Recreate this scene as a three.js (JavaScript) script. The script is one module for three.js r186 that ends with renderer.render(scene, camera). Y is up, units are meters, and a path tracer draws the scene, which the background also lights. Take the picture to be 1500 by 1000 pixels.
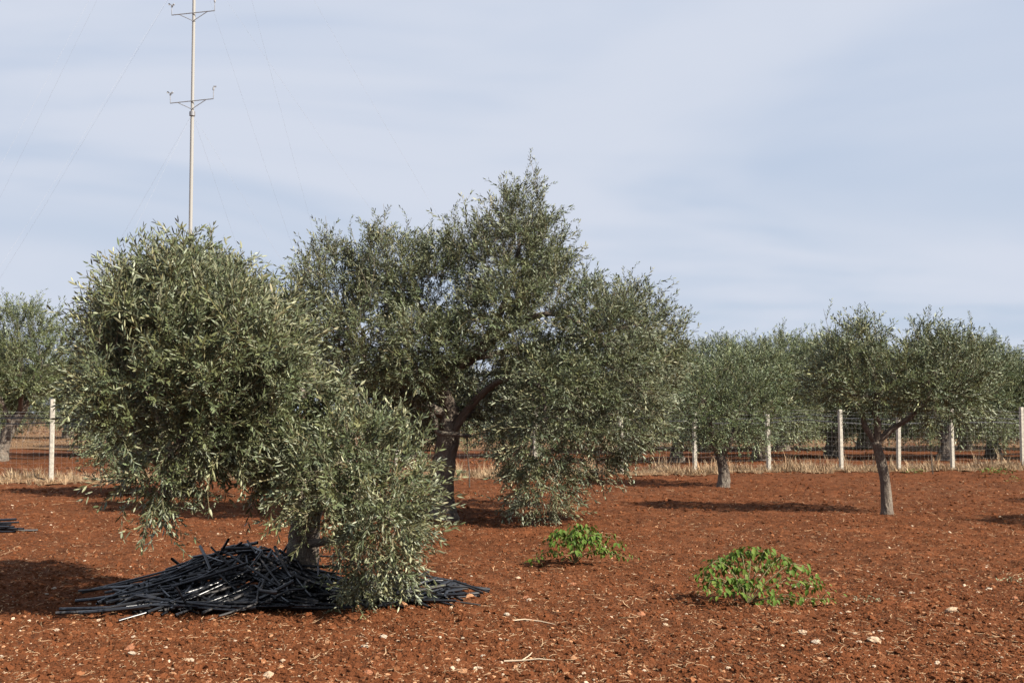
import * as THREE from 'three';
import { mergeGeometries } from 'three/addons/utils/BufferGeometryUtils.js';
import { createNoise2D, createNoise3D } from 'simplex-noise';

// ------------------------------------------------------------------ camera, sky, sun, exposure
const scene = new THREE.Scene();
const camera = new THREE.PerspectiveCamera(31.05, 1.5, 0.1, 6000);
camera.position.set(0, 1.6, 0);
camera.rotation.x = Math.atan(105 / 1800);
camera.focus = 12.5; camera.userData.fStop = 6.3;
const renderer = new THREE.WebGLRenderer({ antialias: true });
renderer.toneMapping = THREE.LinearToneMapping;
renderer.toneMappingExposure = 2.3;
renderer.shadowMap.enabled = true;
const SKY_GAIN = 0.445;
const sun = new THREE.DirectionalLight(new THREE.Color(1, 0.93, 0.82), 5);
sun.position.set(0.64, 0.62, 0.42).multiplyScalar(60);
sun.position.z -= 20; sun.target.position.set(0, 0, -20);
sun.castShadow = true;
Object.assign(sun.shadow.camera, { left: -45, right: 45, top: 40, bottom: -40, near: 1, far: 160 });
sun.shadow.mapSize.set(4096, 4096);
scene.add(sun, sun.target);

function mulberry(a) { return () => { a |= 0; a = a + 0x6D2B79F5 | 0; let t = Math.imul(a ^ a >>> 15, 1 | a); t = t + Math.imul(t ^ t >>> 7, 61 | t) ^ t; return ((t ^ t >>> 14) >>> 0) / 4294967296; }; }
const n2 = createNoise2D(mulberry(11)), n3 = createNoise3D(mulberry(12));
const V = (x, y, z) => new THREE.Vector3(x, y, z);
const mix = (a, b, t) => a + (b - a) * t, clamp01 = t => Math.min(1, Math.max(0, t)), smooth = (a, b, t) => { t = clamp01((t - a) / (b - a)); return t * t * (3 - 2 * t); };

{ // pale blue sky behind a thin veil of streaky high cloud
  const W = 2048, Hh = 1024, data = new Float32Array(W * Hh * 4);
  const fbm = (x, y, o = 5) => { let s = 0, a = 0.5; for (let i = 0; i < o; i++) { s += a * n2(x, y); x = x * 2.03 + 17.1; y = y * 2.03 - 9.7; a *= 0.52; } return s; };
  for (let j = 0; j < Hh; j++) for (let i = 0; i < W; i++) {
    const el = ((j + 0.5) / Hh - 0.5) * Math.PI, az = ((i + 0.5) / W - 0.5) * 2 * Math.PI;
    const y = Math.sin(el), c = Math.cos(el), x = c * Math.cos(az), z = c * Math.sin(az), e = Math.max(0, y);
    const k = 1 - Math.exp(-e * 1.7);
    let r = mix(0.53, 0.16, k), g = mix(0.625, 0.31, k), b = mix(0.745, 0.62, k);
    const px = x / (e + 0.16), pz = z / (e + 0.16);
    const wx = px + 0.5 * n2(px * 0.5 + 3, pz * 0.5), wz = pz + 0.35 * n2(px * 0.4, pz * 0.4 + 8);
    const veil = 0.68 + 0.5 * fbm(wx * 0.36 + 1.7, wz * 0.5 + wx * 0.04 + 4.1) + 0.30 * fbm(wx * 1.1 - 5, wz * 2.6 + 2, 4) * smooth(-0.2, 0.5, n2(wx * 0.3, wz * 0.3));
    const v = smooth(0.05, 1.0, veil) * 0.92 * smooth(-0.02, 0.10, y + 0.06);
    r = mix(r, 0.665, v); g = mix(g, 0.71, v); b = mix(b, 0.815, v);
    const o = (j * W + i) * 4;
    data[o] = r * SKY_GAIN; data[o + 1] = g * SKY_GAIN; data[o + 2] = b * SKY_GAIN; data[o + 3] = 1;
  }
  const t = new THREE.DataTexture(data, W, Hh, THREE.RGBAFormat, THREE.FloatType);
  t.mapping = THREE.EquirectangularReflectionMapping; t.magFilter = t.minFilter = THREE.LinearFilter; t.needsUpdate = true;
  scene.background = t; scene.environment = t;
}

// ------------------------------------------------------------------ helpers
const taken = {};
function numbered(name) { const n = taken[name] = (taken[name] ?? -1) + 1; return n ? `${name}_${String(n).padStart(3, '0')}` : name; }
function shade(o) { o.traverse(m => { if (m.isMesh) { m.castShadow = true; m.receiveShadow = true; } }); return o; }
function mesh(name, geometry, material, parent = scene) { const m = new THREE.Mesh(geometry, material); m.name = parent === scene ? numbered(name) : name; m.castShadow = m.receiveShadow = true; parent.add(m); return m; }
function tag(o, label, category, group) { o.userData.label = label; o.userData.category = category; if (group) o.userData.group = group; return o; }
function thing(name, label, category, group) { const g = new THREE.Group(); g.name = numbered(name); scene.add(g); return tag(g, label, category, group); }
const rgb = (r, g, b) => new THREE.Color().setRGB(r, g, b);
const std = o => new THREE.MeshStandardMaterial({ metalness: 0, ...o });

// tileable value noise for textures
function tileNoise(seed, cells) {
  const R = mulberry(seed), t = new Float32Array(cells * cells); for (let i = 0; i < t.length; i++) t[i] = R();
  return (u, v) => { // u, v in 0..1
    const x = u * cells, y = v * cells, xi = Math.floor(x), yi = Math.floor(y); let fx = x - xi, fy = y - yi; fx = fx * fx * (3 - 2 * fx); fy = fy * fy * (3 - 2 * fy);
    const q = (a, b) => t[((b % cells + cells) % cells) * cells + (a % cells + cells) % cells];
    return mix(mix(q(xi, yi), q(xi + 1, yi), fx), mix(q(xi, yi + 1), q(xi + 1, yi + 1), fx), fy);
  };
}
function texture(size, fn, srgb) { // fn(u, v) -> [r, g, b] in 0..1
  const d = new Uint8Array(size * size * 4);
  for (let j = 0; j < size; j++) for (let i = 0; i < size; i++) { const c = fn(i / size, j / size), o = (j * size + i) * 4; for (let k = 0; k < 3; k++) d[o + k] = 255 * clamp01(c[k]); d[o + 3] = 255; }
  const t = new THREE.DataTexture(d, size, size); t.wrapS = t.wrapT = THREE.RepeatWrapping; t.magFilter = THREE.LinearFilter; t.minFilter = THREE.LinearMipmapLinearFilter; t.generateMipmaps = true; if (srgb) t.colorSpace = THREE.SRGBColorSpace; t.needsUpdate = true; return t;
}
const toS = c => c <= 0.0031308 ? c * 12.92 : 1.055 * c ** (1 / 2.4) - 0.055;

function tube(points, radii, sides, { uvScale = 1, rough = 0, roughScale = 6, closed = true } = {}) { // swept tube, parallel-transport frames
  const n = points.length, pos = [], uv = [], idx = [], t = V(0, 0, 0), nrm = V(0, 0, 0), bi = V(0, 0, 0);
  let len = 0;
  for (let i = 0; i < n; i++) {
    t.subVectors(points[Math.min(n - 1, i + 1)], points[Math.max(0, i - 1)]).normalize();
    if (i === 0) { nrm.set(Math.abs(t.x) > 0.8 ? 0 : 1, 0, Math.abs(t.x) > 0.8 ? 1 : 0); }
    nrm.addScaledVector(t, -nrm.dot(t)).normalize(); bi.crossVectors(t, nrm);
    if (i) len += points[i].distanceTo(points[i - 1]);
    for (let s = 0; s <= sides; s++) {
      const a = (s % sides) / sides * 2 * Math.PI, cx = Math.cos(a), cy = Math.sin(a);
      let r = radii[i];
      if (rough) r *= 1 + rough * (n3(cx * 1.6 + points[i].x, points[i].y * roughScale * 0.25, cy * 1.6 + points[i].z) + 0.6 * n3(cx * 4, points[i].y * roughScale, cy * 4) + 0.35 * n3(cx * 9, points[i].y * roughScale * 2, cy * 9 + 5));
      const p = points[i]; pos.push(p.x + r * (cx * nrm.x + cy * bi.x), p.y + r * (cx * nrm.y + cy * bi.y), p.z + r * (cx * nrm.z + cy * bi.z));
      uv.push(s / sides * uvScale, len * uvScale * 0.9);
    }
  }
  const w = sides + 1;
  for (let i = 0; i < n - 1; i++) for (let s = 0; s < sides; s++) { const a = i * w + s, b = a + 1, c = a + w, d = c + 1; idx.push(a, b, c, b, d, c); }
  if (closed) { // end caps
    for (const e of [0, n - 1]) { const p = points[e], k = pos.length / 3; pos.push(p.x, p.y, p.z); uv.push(0, 0); for (let s = 0; s < sides; s++) e ? idx.push(e * w + s, e * w + s + 1, k) : idx.push(s + 1, s, k); }
  }
  const g = new THREE.BufferGeometry(); g.setAttribute('position', new THREE.Float32BufferAttribute(pos, 3)); g.setAttribute('uv', new THREE.Float32BufferAttribute(uv, 2)); g.setIndex(idx); g.computeVertexNormals(); return g;
}
function resample(path, step) { // Catmull-Rom through [x, y, z, r] points -> {points, radii}
  const c = new THREE.CatmullRomCurve3(path.map(p => V(p[0], p[1], p[2])), false, 'centripetal'), L = c.getLength(), n = Math.max(2, Math.round(L / step)), points = [], radii = [];
  for (let i = 0; i <= n; i++) { const u = c.getUtoTmapping(i / n), f = u * (path.length - 1), k = Math.min(path.length - 2, Math.floor(f)); points.push(c.getPoint(u)); radii.push(mix(path[k][3], path[k + 1][3], f - k)); }
  return { points, radii };
}

// ------------------------------------------------------------------ ground
function gh(x, z, fine = 1) {
  let h = 0.035 * n2(x * 0.16, z * 0.16) + 0.028 * n2(x * 0.8 + 5, z * 0.8);
  if (fine > 0.05) h += fine * (0.017 * n2(x * 2.3, z * 2.3 + 9) + 0.012 * n2(x * 6.1 + 4, z * 6.1) + 0.008 * Math.abs(n2(x * 14, z * 14 + 2)));
  return h;
}
const R0 = mulberry(99);
const soilA = tileNoise(1, 10), soilB = tileNoise(2, 40), soilC = tileNoise(3, 160), soilD = tileNoise(4, 420), soilE = tileNoise(5, 90);
const soilMap = texture(1024, (u, v) => {
  const g = 0.62 * soilC(u, v) + 0.38 * soilD(u, v), m = soilB(u, v), c = soilA(u, v);
  let k = 0.60 + 0.55 * (g - 0.5) + 0.30 * (m - 0.5) + 0.16 * (c - 0.5);
  let r = 0.156 * k, gg = 0.0550 * k, b = 0.0225 * k;
  const s = smooth(0.74, 0.83, soilD(u + 0.31, v + 0.17)) * smooth(0.45, 0.7, soilE(u, v)); // straw crumbs and lime specks
  r = mix(r, 0.30, s * 0.6); gg = mix(gg, 0.18, s * 0.6); b = mix(b, 0.10, s * 0.6);
  return [toS(r), toS(gg), toS(b)];
}, true);
const soilBump = texture(1024, (u, v) => { const h = 0.3 * soilB(u, v) + 0.4 * soilC(u, v) + 0.3 * soilD(u, v); return [h, h, h]; });
const matte = o => new THREE.MeshPhysicalMaterial({ metalness: 0, roughness: 1, specularIntensity: 0.12, ...o });
const soilMat = matte({ map: soilMap, bumpMap: soilBump, bumpScale: 0.02, vertexColors: true });
{
  const angles = [], radii = [];
  const half = 31 * Math.PI / 180, nf = 560;
  for (let i = 0; i <= nf; i++) angles.push(-half + 2 * half * i / nf);
  for (let i = 1; i < 60; i++) angles.push(half + (2 * Math.PI - 2 * half) * i / 60);
  radii.push(0.4); for (let r = 1; r < 5; r += 0.5) radii.push(r);
  for (let r = 5; r < 42; r *= 1.0042) radii.push(r);
  for (let r = 43; r < 2600; r *= 1.06) radii.push(r); radii.push(2600);
  const na = angles.length, pos = [], uv = [], col = [], idx = [];
  for (const r of radii) for (const a of angles) {
    const x = r * Math.sin(a), z = -r * Math.cos(a), y = gh(x, z, r > 50 ? 0 : 1) * (r > 150 ? 0 : 1);
    pos.push(x, y, z); uv.push(x / 2.6, z / 2.6);
    const k = 1 + 0.10 * n2(x * 0.35 + 40, z * 0.35) + 0.10 * n2(x * 1.3, z * 1.3 + 60), w = 0.05 * n2(x * 0.2, z * 0.2 - 30);
    col.push(k * (1 + w), k, k * (1 - w));
  }
  for (let i = 0; i < radii.length - 1; i++) for (let j = 0; j < na; j++) { const a = i * na + j, b = i * na + (j + 1) % na; idx.push(a, b, a + na, b, b + na, a + na); }
  const k = pos.length / 3; pos.push(0, gh(0, 0), 0); uv.push(0, 0); col.push(1, 1, 1); for (let j = 0; j < na; j++) idx.push(k, (j + 1) % na, j);
  const g = new THREE.BufferGeometry(); g.setAttribute('position', new THREE.Float32BufferAttribute(pos, 3)); g.setAttribute('uv', new THREE.Float32BufferAttribute(uv, 2)); g.setAttribute('color', new THREE.Float32BufferAttribute(col, 3)); g.setIndex(idx); g.computeVertexNormals();
  const o = mesh('ground', g, soilMat); o.userData.kind = 'structure'; o.userData.label = 'tilled red earth of the olive grove';
}
const fenceZ = x => -(31.6 + 0.25 * x);
const strawNoise = tileNoise(21, 24), strawFine = tileNoise(22, 200), strawMid = tileNoise(23, 70);
const strawMap = texture(512, (u, v) => { const k = 0.65 + 0.5 * (strawNoise(u, v) - 0.5) + 0.5 * (strawFine(u, v) - 0.5) + 0.4 * (strawMid(u, v) - 0.5), e = strawMid(v, u); return [toS(mix(0.26, 0.20, e) * k), toS(mix(0.165, 0.10, e) * k), toS(mix(0.085, 0.052, e) * k)]; }, true);
const strawMat = matte({ map: strawMap, bumpMap: strawMap, bumpScale: 0.03 });
function strip(name, label, xs, zNear, zFar, rows, lift) { // a strip of ground cover draped on the soil
  const pos = [], uv = [], idx = [];
  for (let j = 0; j <= rows; j++) for (const x of xs) { const z = mix(zNear(x), zFar(x), j / rows), far = Math.hypot(x, z); pos.push(x, gh(x, z, far > 50 ? 0 : 1) * (far > 150 ? 0 : 1) + lift, z); uv.push(x / 3, z / 3); }
  for (let j = 0; j < rows; j++) for (let i = 0; i < xs.length - 1; i++) { const a = j * xs.length + i; idx.push(a, a + 1, a + xs.length, a + 1, a + xs.length + 1, a + xs.length); }
  const g = new THREE.BufferGeometry(); g.setAttribute('position', new THREE.Float32BufferAttribute(pos, 3)); g.setAttribute('uv', new THREE.Float32BufferAttribute(uv, 2)); g.setIndex(idx); g.computeVertexNormals();
  const o = mesh(name, g, strawMat); o.userData.kind = 'structure'; o.userData.label = label; return o;
}
const range = (a, b, s) => { const o = []; for (let x = a; x <= b; x += s) o.push(x); return o; };
strip('grass_verge', 'strip of dry straw coloured ground along the wire fence', range(-30, 34, 0.2), x => fenceZ(x) + 0.9 + 0.5 * n2(x * 0.9, 3) + 0.25 * n2(x * 3, 7), x => fenceZ(x) - 1.3 + 0.6 * n2(x * 0.8, 13), 14, 0.022);
{ // dry field behind the far trees
  const xs = range(-1500, 1500, 25), fine = range(-60, 60, 1.5);
  const all = [...xs.filter(x => x < -60), ...fine, ...xs.filter(x => x > 60)];
  strip('dry_field', 'flat field of dry brown grass beyond the far olive trees', all, x => -(53 + 2.2 * n2(x * 0.07, 1) + Math.min(40, Math.abs(x) * 0.03)), x => -1600, 40, 0.03);
}

// clods, pebbles and straw on the tilled soil
function lump(seed, detail, amp, flat = 0.75) {
  const g = new THREE.IcosahedronGeometry(1, detail), p = g.attributes.position;
  for (let i = 0; i < p.count; i++) { const v = V(p.getX(i), p.getY(i), p.getZ(i)), k = 1 + amp * n3(v.x * 1.3 + seed, v.y * 1.3, v.z * 1.3) + amp * 0.6 * n3(v.x * 3, v.y * 3 + seed, v.z * 3); p.setXYZ(i, v.x * k, v.y * k * flat, v.z * k); }
  g.computeVertexNormals(); return g;
}
const inView = (R, dNear, dFar, spread = 0.47) => { const d = 1 / mix(1 / dNear, 1 / dFar, R()); return [(R() * 2 - 1) * d * spread, -d]; };
function scatter(name, label, geometry, material, count, seed, place) {
  const R = mulberry(seed), o = new THREE.InstancedMesh(geometry, material, count), m = new THREE.Matrix4(), q = new THREE.Quaternion(), e = new THREE.Euler();
  for (let i = 0; i < count; i++) { const s = place(R, i); e.set(...s.turn); q.setFromEuler(e); m.compose(V(...s.at), q, V(...s.size)); o.setMatrixAt(i, m); o.setColorAt(i, s.color); }
  o.name = numbered(name); o.castShadow = o.receiveShadow = true; o.userData = { label, kind: 'stuff' }; scene.add(o); return o;
}
const clodMat = matte({});
const tmp = new THREE.Color();
scatter('soil_clods', 'crumbly red clods covering the tilled soil', lump(1, 1, 0.5), clodMat, 90000, 5, R => {
  const [x, z] = inView(R, 5.5, 40), d = -z, big = R() ** 6, s = (0.0045 + 0.015 * big + 0.0035 * R()) * Math.max(1, d / 16), k = 0.75 + 0.6 * R();
  const lime = R() < 0.05; return { at: [x, gh(x, z) + s * 0.15, z], size: [s * mix(0.8, 1.5, R()), s * mix(0.6, 1, R()), s * mix(0.8, 1.4, R())], turn: [R() * 0.6, R() * 6.3, R() * 0.6], color: lime ? rgb(0.165 * k, 0.070 * k, 0.032 * k) : rgb(0.094 * k, 0.0328 * k, 0.0135 * k) };
});
scatter('soil_clods', 'small pale limestone crumbs on the red soil', lump(4, 1, 0.5, 0.6), clodMat, 3200, 6, R => {
  const [x, z] = inView(R, 5.5, 26), s = 0.004 + 0.011 * R() ** 3, k = 0.7 + 0.5 * R(), o = R();
  return { at: [x, gh(x, z) + s * 0.3, z], size: [s * mix(0.8, 1.7, R()), s * 0.8, s], turn: [R() * 0.5, R() * 6.3, R() * 0.5], color: o < 0.5 ? rgb(0.41 * k, 0.31 * k, 0.22 * k) : rgb(0.36 * k, 0.19 * k, 0.10 * k) };
});
{ // straw bits
  const g = tube([V(-0.5, 0, 0), V(-0.1, 0.03, 0.10), V(0.5, 0, -0.06)], [0.03, 0.035, 0.018], 4);
  scatter('straw_litter', 'pale bits of straw and dead stalks strewn on the soil', g, matte({}), 11000, 7, R => {
    const [x, z] = inView(R, 5.5, 30), d = -z, l = (0.012 + 0.075 * R() ** 5) * mix(1, 2, clamp01((d - 8) / 15)), w = mix(0.10, 0.04, R()) * Math.max(1, d / 14), k = 0.55 + 0.5 * R();
    return { at: [x, gh(x, z) + 0.008 + 0.01 * R(), z], size: [l, 0.05, w], turn: [R() * 0.5, R() * 6.3, (R() - 0.5) * 0.5], color: rgb(0.42 * k, 0.28 * k, 0.165 * k) };
  });
}
// dry grass along the fence and beyond
function tuft(seed, blades, height, spread) {
  const R = mulberry(seed), pos = [], idx = [];
  for (let i = 0; i < blades; i++) {
    const a = R() * 6.283, bx = Math.cos(a) * spread * 0.35 * R(), bz = Math.sin(a) * spread * 0.35 * R(), h = height * mix(0.45, 1, R()), lean = spread * mix(0.2, 1, R()), w = 0.006 + 0.004 * R(), cx = Math.cos(a), cz = Math.sin(a), k = pos.length / 3;
    for (const [t, ww] of [[0, 1], [0.55, 0.8], [1, 0.1]]) { const x = bx + cx * lean * t * t, z = bz + cz * lean * t * t, y = h * (t - 0.18 * t * t); pos.push(x - cz * w * ww, y, z + cx * w * ww, x + cz * w * ww, y, z - cx * w * ww); }
    idx.push(k, k + 1, k + 2, k + 1, k + 3, k + 2, k + 2, k + 3, k + 4, k + 3, k + 5, k + 4);
  }
  const g = new THREE.BufferGeometry(); g.setAttribute('position', new THREE.Float32BufferAttribute(pos, 3)); g.setIndex(idx); g.computeVertexNormals(); return g;
}
const grassMat = std({ roughness: 0.9, side: THREE.DoubleSide });
scatter('dry_grass', 'dry yellow grass growing along the wire fence', tuft(3, 14, 0.32, 0.26), grassMat, 9000, 8, R => {
  const x = mix(-20, 24, R()), off = (R() + R() + R() - 1.5) * 1.15 - 0.15, z = fenceZ(x) + off + 0.3 * n2(x * 0.9, 3), patch = 0.5 + 0.5 * n2(x * 0.5, z * 0.5 + 3), s = mix(0.25, 1.0, R() * R() + 0.1) * mix(0.4, 1.5, patch), k = 0.6 + 0.5 * R(), red = R();
  return { at: [x, gh(x, z) - 0.01, z], size: [s, s * mix(0.6, 1.3, R()) * (R() < 0.12 ? 1.9 : 1), s], turn: [0, R() * 6.3, 0], color: rgb(0.36 * k, mix(0.265, 0.23, red) * k, mix(0.16, 0.125, red) * k) };
});
scatter('dry_grass', 'dry brown grass standing over the far field', tuft(4, 12, 0.3, 0.35), grassMat, 22000, 9, R => {
  const d = 1 / mix(1 / 54, 1 / 170, R()), x = (R() * 2 - 1) * d * 0.55, z = -d - Math.abs(x) * 0.03 - 2, s = mix(0.35, 0.8, R()) * d / 60, k = 0.75 + 0.3 * R(), e = R();
  return { at: [x, gh(x, z, 0) * (d > 150 ? 0 : 1), z], size: [s * 1.4, s * 0.7, s * 1.4], turn: [0, R() * 6.3, 0], color: rgb(mix(0.25, 0.20, e) * k, mix(0.155, 0.12, e) * k, mix(0.082, 0.065, e) * k) };
});

// ------------------------------------------------------------------ olive trees
const barkA = tileNoise(31, 8), barkB = tileNoise(32, 32), barkC = tileNoise(33, 128);
const barkH = (u, v) => { const w = 0.12 * (barkA(u, v * 0.5) - 0.5); return 0.45 * barkB(u + w, Math.round(1) * v * 0.25 + 0.0) + 0.3 * barkC(u + w, v * 0.25) + 0.25 * barkC(u, v); };
const barkMap = texture(512, (u, v) => { const h = barkH(u, v), l = smooth(0.55, 0.8, barkA(u, v)) * smooth(0.4, 0.7, barkC(v, u)); const k = 0.35 + 1.1 * h; return [toS(mix(0.135 * k, 0.26, l * 0.5)), toS(mix(0.105 * k, 0.24, l * 0.5)), toS(mix(0.080 * k, 0.19, l * 0.5))]; }, true);
const barkBump = texture(512, (u, v) => { const h = barkH(u, v); return [h, h, h]; });
const barkMat = std({ map: barkMap, bumpMap: barkBump, bumpScale: 0.03, roughness: 0.92 });
const twigMat = std({ color: rgb(0.135, 0.110, 0.080), roughness: 0.9 });
const leafMat = std({ vertexColors: true, roughness: 0.5 });

function spray(seed, { length, pairs, curve, leafLength, open }) { // a twig with opposite pairs of narrow leaves, dark above and silvery below
  const R = mulberry(seed), pos = [], nor = [], col = [], idx = [];
  const top = [0.074, 0.090, 0.046], under = [0.215, 0.23, 0.17], stem = [0.17, 0.155, 0.10];
  const P = t => V(curve * t * t * length, t * length * (1 - 0.25 * Math.abs(curve) * t), 0.25 * curve * Math.sin(t * 3) * length), T = t => P(t + 0.02).sub(P(t - 0.02)).normalize();
  const push = (p, n, c) => { pos.push(p.x, p.y, p.z); nor.push(n.x, n.y, n.z); col.push(...c); return pos.length / 3 - 1; };
  let a0 = R() * 6.28;
  for (let i = 0; i < pairs; i++) {
    const t = mix(0.08, 1, i / (pairs - 1)), p = P(t), s = T(t), last = i === pairs - 1; a0 += Math.PI / 2 + (R() - 0.5) * 0.5;
    for (const side of [0, 1]) {
      if (!last && R() < 0.08) continue;
      const a = a0 + side * Math.PI, ref = V(Math.cos(a), 0, Math.sin(a)); ref.addScaledVector(s, -ref.dot(s)).normalize();
      const lift = mix(open, last ? 0.35 : open * 0.75, t) + (R() - 0.5) * 0.4, d = s.clone().multiplyScalar(Math.cos(lift)).addScaledVector(ref, Math.sin(lift)).normalize();
      const n = s.clone().addScaledVector(d, -s.dot(d)); if (n.lengthSq() < 0.01) n.copy(ref).negate(); n.normalize();
      n.addScaledVector(V(R() - 0.5, R() - 0.5, R() - 0.5), 0.7); n.addScaledVector(d, -n.dot(d)).normalize();
      const w = V(0, 0, 0).crossVectors(d, n), L = leafLength * mix(0.7, 1.15, R()) * (last ? 0.75 : 1), W = L * mix(0.105, 0.135, R()), bend = (R() - 0.3) * 0.25 * L, k = mix(0.75, 1.3, R()), ku = mix(0.8, 1.15, R());
      const at = (u, v, up) => p.clone().addScaledVector(d, u * L + 0.004).addScaledVector(w, v * W).addScaledVector(n, up - bend * u * u - Math.abs(v) * -0.12 * W);
      for (const f of [1, -1]) {
        const c = (f > 0 ? top : under).map(q => q * (f > 0 ? k : ku)), up = f * 0.0006, N = v => n.clone().multiplyScalar(f).addScaledVector(w, v * 0.35).normalize();
        const q = [push(at(0, 0, up), N(0), c), push(at(0.33, -0.95, up), N(-1), c), push(at(0.33, 0.95, up), N(1), c), push(at(0.68, -0.85, up), N(-1), c), push(at(0.68, 0.85, up), N(1), c), push(at(1, 0, up), N(0), c)];
        const tri = [[0, 2, 1], [1, 2, 3], [2, 4, 3], [3, 4, 5]]; for (const [x, y, z] of tri) f > 0 ? idx.push(q[x], q[y], q[z]) : idx.push(q[x], q[z], q[y]);
      }
    }
  }
  for (let i = 0; i < 4; i++) { // stem, three-sided
    const t0 = i / 4, t1 = (i + 1) / 4, A = P(t0), B = P(t1), r0 = 0.0026 * (1 - 0.6 * t0), r1 = 0.0026 * (1 - 0.6 * t1), k = pos.length / 3;
    for (let s = 0; s < 3; s++) { const a = s * 2.094, n = V(Math.cos(a), 0, Math.sin(a)); push(A.clone().addScaledVector(n, r0), n, stem); push(B.clone().addScaledVector(n, r1), n, stem); }
    for (let s = 0; s < 3; s++) { const u = k + s * 2, v = k + (s + 1) % 3 * 2; idx.push(u, u + 1, v, v, u + 1, v + 1); }
  }
  const g = new THREE.BufferGeometry(); g.setAttribute('position', new THREE.Float32BufferAttribute(pos, 3)); g.setAttribute('normal', new THREE.Float32BufferAttribute(nor, 3)); g.setAttribute('color', new THREE.Float32BufferAttribute(col, 3)); g.setIndex(idx); return g;
}
const SPRAYS = [
  spray(1, { length: 0.27, pairs: 10, curve: 0.25, leafLength: 0.058, open: 0.85 }),
  spray(2, { length: 0.20, pairs: 9, curve: -0.4, leafLength: 0.054, open: 1.0 }),
  spray(3, { length: 0.34, pairs: 12, curve: 0.55, leafLength: 0.060, open: 0.75 }),
];

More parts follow.
